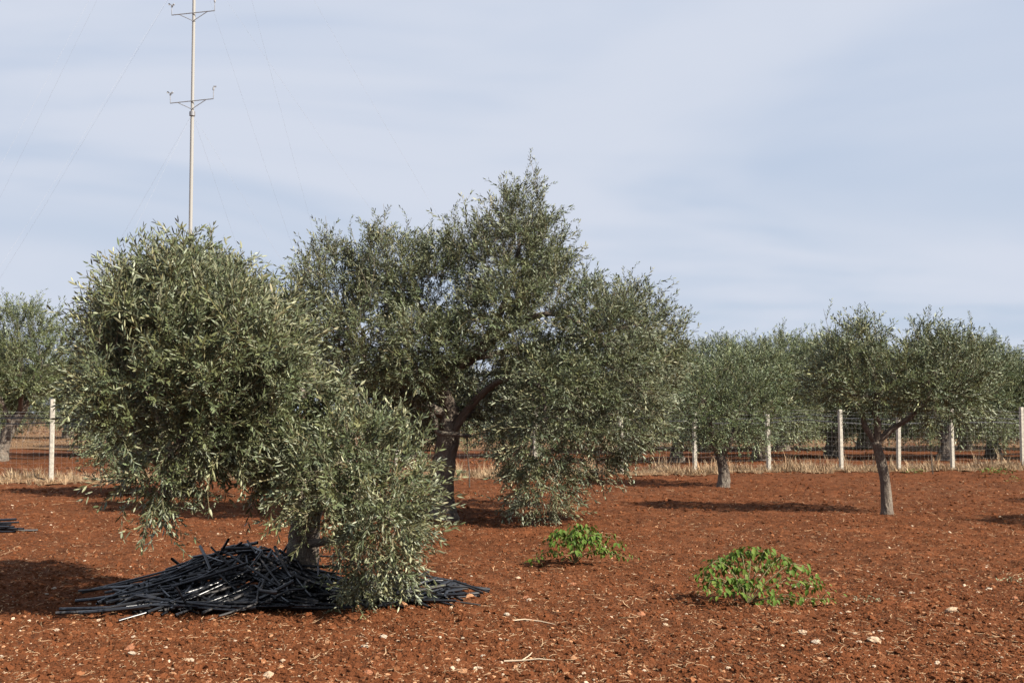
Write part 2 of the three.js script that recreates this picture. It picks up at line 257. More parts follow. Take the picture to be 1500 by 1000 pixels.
// Grows branches from the limbs towards points spread through the crown's clumps, then sets leafy sprays on the thin ends.
function olive(spec) {
  const R = mulberry(spec.seed), tree = thing(spec.name ?? 'olive_tree', spec.label, 'tree', spec.group);
  const step = spec.step ?? 0.1, kill = spec.kill ?? step * 1.3;
  const tr = resample(spec.trunk, 0.04);
  tr.points.forEach((p, i) => { const h = p.y; tr.radii[i] *= 1 + 0.38 * Math.exp(-Math.max(0, h) / 0.09); });
  tr.points[0].y -= 0.12;
  mesh('trunk', tube(tr.points, tr.radii, 22, { uvScale: spec.barkScale ?? 1, rough: spec.rough ?? 0.13 }), barkMat, tree);
  const nodes = [], parent = [], minR = []; // skeleton
  for (const limb of spec.limbs) {
    const l = resample(limb, 0.06); mesh('limb', tube(l.points, l.radii, 10, { uvScale: 0.6, rough: 0.10 }), barkMat, tree);
    l.points.forEach((p, i) => { nodes.push(p.clone()); parent.push(-1); minR.push(l.radii[i]); });
  }
  const seeds = nodes.length, att = [];
  for (const [x, y, z, rx, ry, rz, up = 0.5, dens = 1] of spec.lobes) {
    const n = Math.round(spec.density * dens * (rx * ry * rz) ** (2 / 3));
    for (let i = 0, tries = 0; i < n && tries < n * 12; tries++) {
      const v = V(R() * 2 - 1, R() * 2 - 1, R() * 2 - 1), l = v.length(); if (l > 1 || l < 0.25 || R() > l + 0.1) continue;
      const p = V(x + v.x * rx, y + v.y * ry, z + v.z * rz);
      if (n3(p.x * spec.gap, p.y * spec.gap, p.z * spec.gap + spec.seed) < (spec.hole ?? -0.28) + (R() - 0.5) * 0.2) continue;
      att.push({ p, up, c: V(x, y, z), near: -1, d: 1e9, alive: true }); i++;
    }
  }
  const look = from => { for (const a of att) if (a.alive) for (let i = from; i < nodes.length; i++) { const d = a.p.distanceToSquared(nodes[i]); if (d < a.d) { a.d = d; a.near = i; } } };
  look(0);
  for (let it = 0; it < 140; it++) {
    const pull = new Map();
    for (const a of att) { if (!a.alive) continue; if (a.d < kill * kill) { a.alive = false; continue; } let e = pull.get(a.near); if (!e) pull.set(a.near, e = { v: V(0, 0, 0), list: [] }); e.v.add(V(0, 0, 0).subVectors(a.p, nodes[a.near]).normalize()); e.list.push(a); }
    if (!pull.size) break;
    const from = nodes.length;
    for (const [i, e] of pull) {
      const v = e.v.normalize().addScaledVector(V(R() - 0.5, R() - 0.5, R() - 0.5), 0.55); v.y += 0.05; v.normalize();
      const p = nodes[i].clone().addScaledVector(v, step);
      nodes.push(p); parent.push(i); minR.push(0);
    }
    look(from);
    for (const [i, e] of pull) for (const a of e.list) if (a.near === i && (a.stuck = (a.stuck ?? 0) + 1) > 3) a.alive = false;
  }
  const kids = nodes.map(() => []), rad = new Float32Array(nodes.length), tip = spec.tip ?? 0.0032;
  for (let i = seeds; i < nodes.length; i++) kids[parent[i]].push(i);
  for (let i = nodes.length - 1; i >= seeds; i--) { let s = 0; for (const k of kids[i]) s += rad[k] ** 2.35; rad[i] = Math.min(0.035, s ? s ** (1 / 2.35) : tip); }
  const parts = [];
  const chain = (from, i) => { // follow the thickest child; the rest start chains of their own
    const pts = [nodes[from].clone()], rs = [Math.min(rad[i] * 1.1, 0.04)];
    for (;;) { pts.push(nodes[i]); rs.push(rad[i]); const k = kids[i]; if (!k.length) break; let b = k[0]; for (const c of k) if (rad[c] > rad[b]) b = c; for (const c of k) if (c !== b) chain(i, c); i = b; }
    parts.push(tube(pts, rs, rs[0] > 0.012 ? 6 : 4, { closed: false }));
  };
  for (let i = 0; i < seeds; i++) for (const k of kids[i]) chain(i, k);
  if (parts.length) { const b = mesh('branches', mergeGeometries(parts), twigMat, tree); b.userData.kind = 'stuff'; }
  // leafy sprays
  const lists = SPRAYS.map(() => []), cm = new THREE.Matrix4(), q = new THREE.Quaternion(), q2 = new THREE.Quaternion(), Y = V(0, 1, 0);
  const lobes = spec.lobes;
  for (let i = seeds; i < nodes.length; i++) {
    if (rad[i] > (spec.leafyBelow ?? 0.011)) continue;
    const p = nodes[i], end = !kids[i].length; let best = null, bd = 1e9;
    for (const l of lobes) { const d = ((p.x - l[0]) / l[3]) ** 2 + ((p.y - l[1]) / l[4]) ** 2 + ((p.z - l[2]) / l[5]) ** 2; if (d < bd) { bd = d; best = l; } }
    const inside = bd < 0.25 ? 0.4 : 1, count = (end ? (spec.endSprays ?? 3) : (spec.midSprays ?? 1)) * inside, m = Math.floor(count) + (R() < count % 1 ? 1 : 0);
    const out = V((p.x - best[0]) / best[3], (p.y - best[1]) / best[4], (p.z - best[2]) / best[5]).normalize(), along = V(0, 0, 0).subVectors(p, nodes[parent[i]]).normalize(), up = best[6] ?? 0.5;
    for (let s = 0; s < m; s++) {
      const d = along.clone().multiplyScalar(0.5).addScaledVector(out, 0.55).addScaledVector(V(R() - 0.5, R() - 0.5, R() - 0.5), 1.25); d.y += up * 1.15; d.normalize();
      q.setFromUnitVectors(Y, d); q2.setFromAxisAngle(Y, R() * 6.283); q.multiply(q2);
      const sc = (spec.leaf ?? 1) * mix(0.75, 1.2, R()), pp = p.clone().addScaledVector(V(R() - 0.5, R() - 0.5, R() - 0.5), step * 0.5);
      cm.compose(pp, q, V(sc, sc * mix(0.85, 1.2, R()), sc));
      const k = mix(0.78, 1.22, R()), warm = R(), t = spec.tint ?? [1, 1, 1]; lists[Math.floor(R() * 3)].push([cm.clone(), rgb(k * t[0] * (warm < 0.04 ? 1.35 : mix(0.92, 1.1, warm)), k * t[1] * (warm < 0.04 ? 1.15 : 1), k * t[2] * mix(1.05, 0.8, warm))]);
    }
  }
  if (spec.shoots) { // long upright shoots standing out of the crown
    const tops = []; for (let i = seeds; i < nodes.length; i++) if (!kids[i].length) { for (const l of lobes) if ((l[6] ?? 0.5) >= 0.3 && nodes[i].y > l[1] + 0.35 * l[4] && Math.abs(nodes[i].x - l[0]) < l[3] && Math.abs(nodes[i].z - l[2]) < l[5]) { tops.push(i); break; } }
    const stems = [];
    for (let s = 0; s < spec.shoots && tops.length; s++) {
      const p = nodes[tops[Math.floor(R() * tops.length)]], pitch = 0.17 * (spec.leaf ?? 1), n = 1 + Math.floor(R() * R() * (spec.shootLength ?? 3.2)), d = V((R() - 0.5) * 0.8, 1, (R() - 0.5) * 0.8).normalize(), pts = []; let c = p.clone();
      for (let k = 0; k <= n; k++) { pts.push(c.clone()); if (k < n || n === 1) { const e = d.clone().addScaledVector(V(R() - 0.5, R() - 0.5, R() - 0.5), 0.3).normalize(); q.setFromUnitVectors(Y, e); q2.setFromAxisAngle(Y, R() * 6.283); q.multiply(q2); const sc = (spec.leaf ?? 1) * mix(0.7, 0.95, R()); cm.compose(c, q, V(sc, sc * 0.9, sc)); const kk = mix(0.8, 1.2, R()), t = spec.tint ?? [1, 1, 1]; lists[Math.floor(R() * 3)].push([cm.clone(), rgb(kk * t[0], kk * t[1], kk * t[2])]); }
        c = c.clone().addScaledVector(d, pitch); d.addScaledVector(V(R() - 0.5, 0.1, R() - 0.5), 0.35).normalize(); }
      stems.push(tube(pts, pts.map((_, k) => 0.005 - 0.003 * k / n), 4, { closed: false }));
    }
    if (stems.length) mesh('shoots', mergeGeometries(stems), twigMat, tree).userData.kind = 'stuff';
  }
  const crown = new THREE.Group(); crown.name = 'crown'; tree.add(crown); let total = 0;
  lists.forEach((l, v) => { const o = new THREE.InstancedMesh(SPRAYS[v], leafMat, l.length); l.forEach(([m, c], i) => { o.setMatrixAt(i, m); o.setColorAt(i, c); }); o.name = 'foliage'; o.castShadow = o.receiveShadow = true; o.userData.kind = 'stuff'; crown.add(o); total += l.length; });
  const [bx, bz] = spec.at; tree.position.set(bx, gh(bx, bz) - 0.01, bz);
  console.log(tree.name, 'nodes', nodes.length, 'sprays', total);
  return tree;
}

olive({ seed: 101, at: [-1.86, -10.92], label: 'leafy olive tree standing in the heap of black pipes, low shoots hiding its trunk',
  trunk: [[0, 0, 0, 0.165], [0.01, 0.31, 0, 0.145], [0.06, 0.67, 0.05, 0.13], [0.13, 1.06, 0.05, 0.115]], density: 3200, gap: 2.3, hole: -0.02, step: 0.075, endSprays: 4.4, midSprays: 2.1, leaf: 1.04, shoots: 60, tint: [1.1, 1.07, 0.95],
  limbs: [
    [[0.13, 1.0, 0.05, 0.10], [0.17, 1.39, 0.1, 0.085], [0.03, 1.75, 0.3, 0.065], [-0.3, 2.03, 0.7, 0.05], [-0.63, 2.23, 1.0, 0.03]],
    [[0.16, 1.3, 0.06, 0.06], [-0.01, 1.51, 0.4, 0.05], [-0.47, 1.63, 0.9, 0.04], [-0.84, 1.68, 1.2, 0.028]],
    [[0.09, 0.78, 0.05, 0.05], [0.36, 0.94, 0.45, 0.035], [0.57, 1.18, 0.75, 0.022]],
    [[0.04, 0.44, 0.05, 0.04], [0.37, 0.54, 0.5, 0.03], [0.58, 0.68, 0.8, 0.02]],
    [[0.03, 1.74, 0.3, 0.05], [-0.17, 2.11, 0.2, 0.04], [-0.69, 2.58, 0.1, 0.028]],
    [[-0.46, 1.63, 0.9, 0.035], [-0.78, 1.36, 1.2, 0.025], [-0.88, 1.1, 1.3, 0.016]]],
  lobes: [
    [-0.82, 2.2, 1.2, 0.58, 0.55, 0.58, 0.8], [-0.94, 1.81, 1.5, 0.46, 0.55, 0.51, 0.5], [-0.36, 1.92, 1.4, 0.5, 0.56, 0.53, 0.6], [-0.9, 2.44, 0.4, 0.56, 0.45, 0.51, 0.9], [-1.28, 2.22, 0.8, 0.29, 0.37, 0.33, 0.5], [-0.56, 1.49, 1.2, 0.57, 0.37, 0.47, 0],
    [-0.91, 1.15, 1.3, 0.27, 0.31, 0.29, -0.6, 1.2], [-0.94, 0.92, 1.3, 0.16, 0.18, 0.18, -0.8, 1.4], [-0.77, 2.3, -0.3, 0.5, 0.46, 0.5, 0.8], [-0.03, 1.57, 0.9, 0.39, 0.45, 0.42, 0.4], [-0.24, 2.1, 0.3, 0.32, 0.45, 0.4, 0.7], [0.04, 1.24, 0.7, 0.37, 0.28, 0.34, 0.1, 1.3],
    [0.46, 1.22, 0.95, 0.42, 0.36, 0.5, 0.3, 0.85], [0.40, 1.02, 1.45, 0.30, 0.30, 0.34, 0, 0.75], [0.84, 0.78, 1.05, 0.28, 0.40, 0.42, -0.2, 0.75], [0.84, 0.72, 1.45, 0.24, 0.26, 0.32, -0.4, 0.6], [0.86, 1.08, 0.6, 0.24, 0.34, 0.31, 0.2, 0.8], [0.78, 0.42, 1.0, 0.26, 0.24, 0.26, -0.5, 0.7], [1.0, 0.95, 1.0, 0.16, 0.2, 0.2, 0.1, 0.8], [0.62, 0.26, 0.95, 0.13, 0.13, 0.14, -0.5, 0.7]] });

const second = olive({ seed: 202, at: [-1.03, -18.98], label: 'tallest olive tree, with thick bare trunk and branches hanging low towards the round green shrub',
  trunk: [[0, 0, 0, 0.19], [-0.03, 0.35, 0, 0.17], [-0.02, 0.8, 0, 0.175], [0.04, 1.23, 0, 0.165], [0.08, 1.76, 0, 0.13]], density: 1600, gap: 1.6, hole: -0.08, step: 0.115, endSprays: 4, midSprays: 1.7, leaf: 1.25, shoots: 190, shootLength: 4.2, tint: [0.97, 0.96, 0.87],
  limbs: [
    [[0.08, 1.7, 0, 0.12], [-0.06, 2.2, 0.1, 0.11], [0.4, 2.49, 0.2, 0.095], [0.72, 2.91, 0.2, 0.07], [0.98, 3.55, 0.1, 0.04], [1.15, 4.3, 0, 0.02]],
    [[0.08, 1.62, 0, 0.10], [-0.33, 1.76, 0.1, 0.085], [-0.85, 2.07, 0.2, 0.07], [-1.2, 2.38, 0.3, 0.05], [-1.24, 2.9, 0.3, 0.03]],
    [[0.42, 2.5, 0.2, 0.06], [1.13, 3.0, 0.3, 0.05], [1.55, 3.15, 0.4, 0.04], [2.05, 2.98, 0.6, 0.03], [2.35, 2.56, 0.7, 0.02]],
    [[0.04, 1.26, 0, 0.08], [0.4, 1.76, 0.2, 0.06], [0.93, 2.16, 0.6, 0.045], [1.43, 2.05, 0.9, 0.035], [1.53, 1.45, 1.1, 0.02]],
    [[0.4, 2.48, 0.2, 0.06], [1.46, 2.72, -0.3, 0.045], [2.45, 2.96, -0.6, 0.03], [3.0, 3.08, -0.7, 0.018]],
    [[0.05, 1.44, 0, 0.06], [0.38, 1.65, -0.5, 0.045], [0.48, 1.99, -0.9, 0.03]],
    [[0.41, 1.3, 0.3, 0.028], [0.16, 1.33, 0.34, 0.036], [-0.1, 1.37, 0.35, 0.04], [-0.15, 1.57, 0.35, 0.042], [-0.5, 1.82, 0.25, 0.05]],
    [[-0.1, 2.2, 0.1, 0.06], [-0.2, 2.9, 0.1, 0.045], [-0.5, 3.5, 0.2, 0.025]]],
  lobes: [
    [1.19, 4.55, 0, 0.42, 0.62, 0.5, 1.2], [0.93, 4.0, 0.2, 0.75, 0.68, 0.72, 0.9], [1.52, 4.1, -0.4, 0.45, 0.55, 0.5, 1], [0.4, 3.98, 0.3, 0.45, 0.6, 0.54, 1.1], [-0.13, 3.5, 0, 0.77, 0.82, 0.82, 0.8], [-0.85, 3.65, 0.3, 0.55, 0.7, 0.65, 1], [-1.8, 3.36, 0.2, 0.66, 0.75, 0.73, 0.9],
    [-1.32, 2.67, 0.6, 0.92, 0.82, 0.87, 0.4], [-2.15, 2.62, -0.4, 0.65, 0.75, 0.7, 0.4], [-0.48, 2.55, 0.9, 0.7, 0.6, 0.65, 0.3, 0.7], [0.93, 3.07, 0.7, 0.81, 0.55, 0.71, 0.4, 0.7], [1.76, 3.11, 0.2, 0.73, 0.73, 0.73, 0.5], [2.36, 2.67, 0.6, 0.77, 0.77, 0.77, 0.3, 1.4], [3.0, 3.2, -0.6, 0.45, 0.45, 0.49, 1.0, 1.7],
    [3.42, 2.54, -1.0, 0.4, 0.7, 0.57, 0.4, 1.7], [2.54, 1.85, 0.9, 0.75, 0.85, 0.8, 0, 1.5], [1.82, 1.75, 1.1, 0.74, 0.7, 0.72, 0, 1.5], [1.33, 1.26, 1.2, 0.57, 0.57, 0.57, -0.2, 1.8], [1.42, 0.62, 1.3, 0.46, 0.44, 0.48, -0.4, 2.0], [2.03, 1.05, 1.0, 0.52, 0.47, 0.5, -0.2, 1.8], [-0.51, 1.66, -0.9, 0.66, 0.61, 0.64, 0, 0.8], [0.47, 2.1, -1.2, 0.78, 0.56, 0.67, 0.2, 0.8], [-1.0, 1.87, -0.3, 0.75, 0.64, 0.7, 0.1, 0.8], [0.92, 1.65, -0.5, 0.54, 0.43, 0.49, 0, 0.8]] });

olive({ seed: 303, at: [5.96, -19.62], label: 'young olive tree with slender leaning trunk forking into three dark limbs',
  trunk: [[0, 0, 0, 0.085], [-0.03, 0.57, 0, 0.08], [-0.12, 1.0, 0, 0.075], [-0.16, 1.17, 0, 0.07]], density: 1900, gap: 2.2, hole: -0.15, step: 0.11, endSprays: 3.6, midSprays: 1.4, leaf: 1.2, shoots: 60, tint: [0.9, 0.92, 0.74], rough: 0.07, barkScale: 0.6,
  limbs: [
    [[-0.16, 1.14, 0, 0.055], [-0.33, 1.42, 0, 0.045], [-0.37, 1.6, 0, 0.04], [-0.51, 1.98, 0, 0.025]],
    [[-0.16, 1.14, 0, 0.06], [-0.14, 1.49, 0.05, 0.05], [-0.22, 1.65, 0.1, 0.04], [-0.16, 2.09, 0.1, 0.025]],
    [[-0.16, 1.14, 0, 0.055], [0.06, 1.35, 0.05, 0.048], [0.37, 1.57, 0.1, 0.04], [0.76, 1.98, 0.1, 0.025]]],
  lobes: [
    [-0.48, 2.56, 0, 0.42, 0.45, 0.6, 1, 1.2], [-0.65, 2.16, 0.15, 0.52, 0.5, 0.75, 0.6], [-0.24, 2.2, 0.45, 0.38, 0.5, 0.65, 0.6], [-0.8, 2.1, -0.3, 0.33, 0.34, 0.48, 0.4], [-0.42, 1.92, 0.45, 0.5, 0.22, 0.55, 0.2], [0.72, 2.5, 0, 0.36, 0.43, 0.55, 1, 1.2], [0.95, 2.27, 0.3, 0.5, 0.48, 0.7, 0.7], [0.5, 2.06, 0.55, 0.48, 0.4, 0.65, 0.4], [1.3, 1.92, -0.3, 0.42, 0.44, 0.6, 0.4], [0.85, 1.66, 0.15, 0.4, 0.22, 0.5, 0], [0.34, 1.98, -0.45, 0.33, 0.26, 0.45, 0.2]] });

olive({ seed: 404, at: [4.64, -27.1], label: 'small round olive tree with short trunk whitish at the foot, before the fence',
  trunk: [[0, 0, 0, 0.13], [0.02, 0.33, 0, 0.115], [-0.06, 0.7, 0, 0.10]], density: 900, gap: 2.0, step: 0.14, endSprays: 4, midSprays: 1.8, leaf: 1.3, tint: [0.85, 0.95, 0.75], rough: 0.16,
  limbs: [[[-0.05, 0.66, 0, 0.08], [-0.21, 1.0, 0, 0.06], [-0.28, 1.52, 0, 0.035]], [[-0.05, 0.66, 0, 0.08], [0.16, 1.0, 0, 0.06], [0.32, 1.52, 0, 0.035]]],
  lobes: [[0.1, 2.25, 0, 0.72, 0.6, 0.75, 0.8], [-0.5, 1.85, 0.1, 0.6, 0.67, 0.75, 0.4], [0.65, 1.85, 0.1, 0.65, 0.67, 0.75, 0.4], [0.04, 1.5, 0.3, 0.74, 0.52, 0.66, 0], [-0.62, 1.35, 0, 0.42, 0.42, 0.4, -0.1], [0.77, 1.3, 0, 0.42, 0.38, 0.4, -0.1]] });

// orchard trees of three habits, one of each built, the rest copies
const habits = [
  { trunk: [[0, 0, 0, 0.24], [0.03, 0.5, 0.02, 0.2], [-0.05, 1.0, 0, 0.17]], limbs: [[[-0.05, 0.95, 0, 0.13], [-0.5, 1.5, 0.1, 0.09], [-0.9, 2.2, 0.2, 0.05]], [[-0.05, 0.95, 0, 0.13], [0.35, 1.5, -0.2, 0.09], [0.7, 2.3, -0.3, 0.05]], [[-0.03, 0.95, 0, 0.1], [0, 1.7, 0.4, 0.07], [0.1, 2.4, 0.6, 0.04]]],
    lobes: [[-0.95, 2.4, 0.2, 0.8, 0.75, 0.8, 0.5], [0.75, 2.5, -0.3, 0.85, 0.8, 0.8, 0.5], [0, 3.0, 0.2, 0.9, 0.75, 0.85, 0.8], [0.1, 2.3, 0.9, 0.8, 0.7, 0.6, 0.2], [-1.3, 1.7, 0, 0.55, 0.55, 0.6, -0.2], [1.3, 1.7, 0.1, 0.6, 0.6, 0.6, -0.2], [0, 2.2, -0.9, 0.8, 0.7, 0.6, 0.2], [0.4, 1.5, 0.9, 0.6, 0.5, 0.5, -0.2], [-0.9, 1.35, 0.6, 0.6, 0.5, 0.55, -0.3], [1.0, 1.3, -0.6, 0.65, 0.5, 0.55, -0.3], [-0.6, 1.4, -0.8, 0.6, 0.5, 0.5, -0.2]] },
  { trunk: [[0, 0, 0, 0.26], [-0.06, 0.45, 0, 0.21], [0.05, 0.85, 0.05, 0.18]], limbs: [[[0.05, 0.8, 0.05, 0.12], [0.6, 1.4, 0.1, 0.09], [1.0, 2.0, 0.1, 0.05]], [[0.05, 0.8, 0.05, 0.12], [-0.4, 1.5, 0.2, 0.08], [-0.6, 2.4, 0.2, 0.05]], [[0.05, 0.8, 0.03, 0.1], [0.1, 1.7, -0.5, 0.07], [0.1, 2.6, -0.6, 0.04]]],
    lobes: [[1.1, 2.2, 0.1, 0.75, 0.8, 0.8, 0.4], [-0.7, 2.6, 0.2, 0.8, 0.75, 0.8, 0.7], [0.2, 2.9, -0.5, 0.85, 0.7, 0.7, 0.8], [0.3, 2.2, 0.8, 0.8, 0.7, 0.6, 0.2], [-1.2, 1.8, 0, 0.6, 0.6, 0.6, 0], [1.5, 1.5, 0.2, 0.5, 0.5, 0.5, -0.3], [-0.4, 1.5, 0.8, 0.55, 0.45, 0.5, -0.3], [0.6, 3.1, 0.1, 0.5, 0.5, 0.5, 0.9], [-1.2, 1.3, 0.3, 0.6, 0.5, 0.55, -0.3], [0.9, 1.25, 0.7, 0.65, 0.5, 0.5, -0.3], [0.7, 1.4, -0.9, 0.65, 0.5, 0.5, -0.2]] },
  { trunk: [[0, 0, 0, 0.2], [0.1, 0.5, 0, 0.16], [0.3, 1.0, 0, 0.14], [0.6, 1.5, 0, 0.12]], limbs: [[[0.55, 1.42, 0, 0.1], [0.9, 2.0, 0, 0.07], [1.0, 2.8, 0, 0.04]], [[0.3, 1.0, 0, 0.09], [0, 1.7, 0.2, 0.07], [-0.4, 2.6, 0.2, 0.04]], [[0.5, 1.35, 0, 0.08], [0.6, 1.9, 0.5, 0.06], [0.6, 2.6, 0.6, 0.03]]],
    lobes: [[1.0, 3.0, 0, 0.85, 0.85, 0.85, 0.7], [-0.4, 2.9, 0.2, 0.9, 0.85, 0.85, 0.6], [0.4, 3.7, 0, 0.75, 0.7, 0.7, 0.9], [0.6, 2.6, 0.8, 0.8, 0.7, 0.6, 0.2], [-1.1, 2.2, 0, 0.6, 0.6, 0.6, 0], [1.6, 2.3, 0, 0.55, 0.6, 0.6, 0], [0.3, 2.5, -0.9, 0.8, 0.7, 0.6, 0.2]] }];
const beyond = 'olive trees beyond the wire fence';
const proto = habits.map((h, i) => olive({ ...h, lobes: h.lobes.map(l => [l[0] * 1.18, l[1] - 0.12, l[2] * 1.18, l[3] * 1.2, l[4] * 1.05, l[5] * 1.2, l[6]]), seed: 500 + i, at: [0, -42], label: '', density: 950, gap: 1.5, shoots: 30, step: 0.17, kill: 0.24, endSprays: 4, midSprays: 2, leaf: 1.65, leafyBelow: 0.014, tint: [0.95, 1.0, 0.8], rough: 0.18 }));
// [x, z, habit, turn, scale, label, group]
const LEFT = 'olive tree with bent leaning trunk beyond the fence, behind the pale lone post', FAR = 'olive tree with dark stout trunk beyond the fence, past the young forked tree', BACK = 'olive tree in the farther row, seen between crowns beyond the fence', SIDE = 'olive tree of the grove on the near side of the fence, shading the soil';
const FARTHER = 'farther row of olive trees';
const spots = [
  [-17.2, -41.4, 2, 0.2, 1.22, LEFT], [-14.6, -46, 0, 2.0, 1.25, BACK, FARTHER], [-21, -46, 1, 4.0, 1.3, BACK, FARTHER], [-17, -56, 0, 4.9, 1.2, BACK, FARTHER],
  [-9.5, -43, 1, 1.1, 1.05, 'olive tree beyond the fence, hidden behind the pipe heap tree'], [-3.6, -43, 0, 3.0, 1.0, 'olive tree beyond the fence, behind the thick trunk of the tallest tree'], [0.9, -45, 1, 5.0, 1.05, 'olive tree beyond the fence, behind hanging branches of the tallest tree'], [5.3, -39.5, 0, 0.6, 0.95, 'low dark olive tree just beyond the fence, between tallest and small round tree'], [8.3, -41, 1, 2.2, 1.1, 'broad olive tree beyond the fence, next behind the small round tree'], [11.7, -45, 0, 4.4, 1.15, 'olive tree beyond the fence, between the small round and the forked tree'], [14.6, -41.5, 1, 0.9, 1.05, 'olive tree beyond the fence, right behind the young forked tree'], [17.4, -44.5, 0, 5.6, 1.1, FAR, beyond], [20.0, -43, 1, 3.7, 1.05, FAR, beyond], [23.5, -46, 0, 1.5, 1.1, FAR, beyond],
  [4.6, -50, 0, 1.2, 1.3, BACK, FARTHER], [8.2, -52, 1, 3.3, 1.3, BACK, FARTHER], [11.6, -53, 0, 1.9, 1.3, BACK, FARTHER], [15.4, -54, 1, 0.1, 1.3, BACK, FARTHER], [19.5, -53, 0, 2.7, 1.25, BACK, FARTHER], [23.5, -55, 1, 4.7, 1.25, BACK, FARTHER],
  ...[[-31, -74, 0], [-27.4, -76, 1], [-24, -79, 0], [-35, -80, 1], [13, -80, 1], [19, -77, 0], [25.5, -80, 1], [31, -76, 0], [3, -82, 0], [-4, -80, 1]].map(([x, z, h], i) => [x, z, h, i * 1.7, 1.3, 'distant olive tree standing out in the dry field', 'trees in the dry field']),
  [-6.5, -23.8, 1, 0.4, 0.82, 'olive tree on the red soil behind the pipe heap tree, its pale trunk just showing'],
  [12.9, -20.6, 0, 2.5, 0.85, SIDE, 'grove trees standing past the young tree'], [10.6, -16.4, 1, 4.1, 0.8, SIDE, 'grove trees standing past the young tree']];
const used = [0, 0, 0];
for (const [x, z, h, turn, s, label, group] of spots) {
  let t = proto[h];
  if (used[h]++) { t = proto[h].clone(); t.name = numbered('olive_tree'); scene.add(t); t.userData = {}; }
  t.position.set(x, gh(x, z, 1) - 0.02, z); t.rotation.y = turn; t.scale.setScalar(s); delete t.userData.group; tag(t, label, 'tree', group);
}

// ------------------------------------------------------------------ fence
{
  const fence = thing('wire_fence', 'wire mesh fence on pale concrete posts running along the dry grass', 'fence');
  const postMap = texture(128, (u, v) => { const a = barkC(u, v), b = barkB(u, v), k = 0.8 + 0.4 * (a - 0.5) + 0.35 * (b - 0.5); return [toS(0.47 * k), toS(0.43 * k), toS(0.36 * k)]; }, true);
  const postMat = std({ map: postMap, roughness: 0.9 }), wireMat = std({ color: rgb(0.30, 0.29, 0.27), roughness: 0.55, metalness: 0.6 });
  const posts = [[-19, 1.8, 0.01], [-14.9, 1.85, -0.01], [-10.8, 1.92, 0], [-6.7, 1.85, 0.01], [-2.9, 1.8, -0.01], [0.6, 1.8, 0.0], [2.87, 1.55, 0.01], [4.86, 1.6, -0.008], [6.95, 1.55, 0.02], [9.05, 1.68, 0.012], [10.75, 1.5, -0.012], [12.4, 1.72, 0.008], [14.6, 1.75, 0], [16.9, 1.75, 0.01], [19.2, 1.75, 0]];
  for (const [x, h, lean] of posts) {
    const z = fenceZ(x), s = new THREE.Shape(); const w = 0.044, b = 0.010; s.moveTo(-w + b, -w); s.lineTo(w - b, -w); s.lineTo(w, -w + b); s.lineTo(w, w - b); s.lineTo(w - b, w); s.lineTo(-w + b, w); s.lineTo(-w, w - b); s.lineTo(-w, -w + b); s.closePath();
    const g = new THREE.ExtrudeGeometry(s, { depth: h + 0.25, bevelEnabled: true, bevelSize: 0.008, bevelThickness: 0.012, bevelSegments: 1, steps: 1 }); g.rotateX(-Math.PI / 2);
    const p = mesh('post', g, postMat, fence); p.position.set(x, gh(x, z) - 0.25, z); p.rotation.set(0, 0.2, lean);
  }
  const parts = [], zf = x => fenceZ(x) + 0.075;
  for (let k = 0; k <= 11; k++) { const y = 0.06 + k * 0.125, pts = range(-19.2, 19.4, 0.8).map(x => V(x, y + gh(x, zf(x), 0) + 0.01 * n2(x * 0.7, k), zf(x) + 0.015 * n2(x * 0.6, 4 + k * 0.1))); parts.push(tube(pts, pts.map(() => 0.0016), 3, { closed: false })); }
  for (let x = -19.2; x < 19.2; x += 0.12) { const y = gh(x, zf(x), 0), z = zf(x); parts.push(tube([V(x, y + 0.04, z), V(x + 0.008 * n2(x, 1), y + 0.75, z + 0.015 * n2(x * 0.6, 4)), V(x, y + 1.44, z)], [0.0013, 0.0013, 0.0013], 3, { closed: false })); }
  const m = mesh('wire_mesh', mergeGeometries(parts), wireMat, fence); m.userData.kind = 'stuff';
  for (const y of [1.54, 1.63]) { const pts = range(-19.2, 19.4, 0.5).map(x => V(x, y + gh(x, zf(x), 0) + 0.012 * n2(x * 0.4, y * 9), zf(x))); mesh('strand', tube(pts, pts.map(() => 0.003), 4), wireMat, fence); }
}
const blackMat = std({ color: rgb(0.011, 0.012, 0.015), roughness: 0.32 });
for (const [y, ph] of [[1.50, 0], [1.38, 4]]) { // drip hoses hung along the fence
  const pts = range(-19, 19.2, 0.25).map(x => { const u = (x + 19) / 3.9 % 1; return V(x, y + gh(x, fenceZ(x), 0) - 0.10 * 4 * u * (1 - u) * (0.6 + 0.5 * n2(Math.floor((x + 19) / 3.9), ph)) + 0.02 * n2(x, ph), fenceZ(x) - 0.10); });
  tag(mesh('irrigation_hose', tube(pts, pts.map(() => 0.016), 6), blackMat), y > 1.45 ? 'upper black irrigation hose hung along the wire fence' : 'lower sagging black irrigation hose hung along the wire fence', 'hose');
}

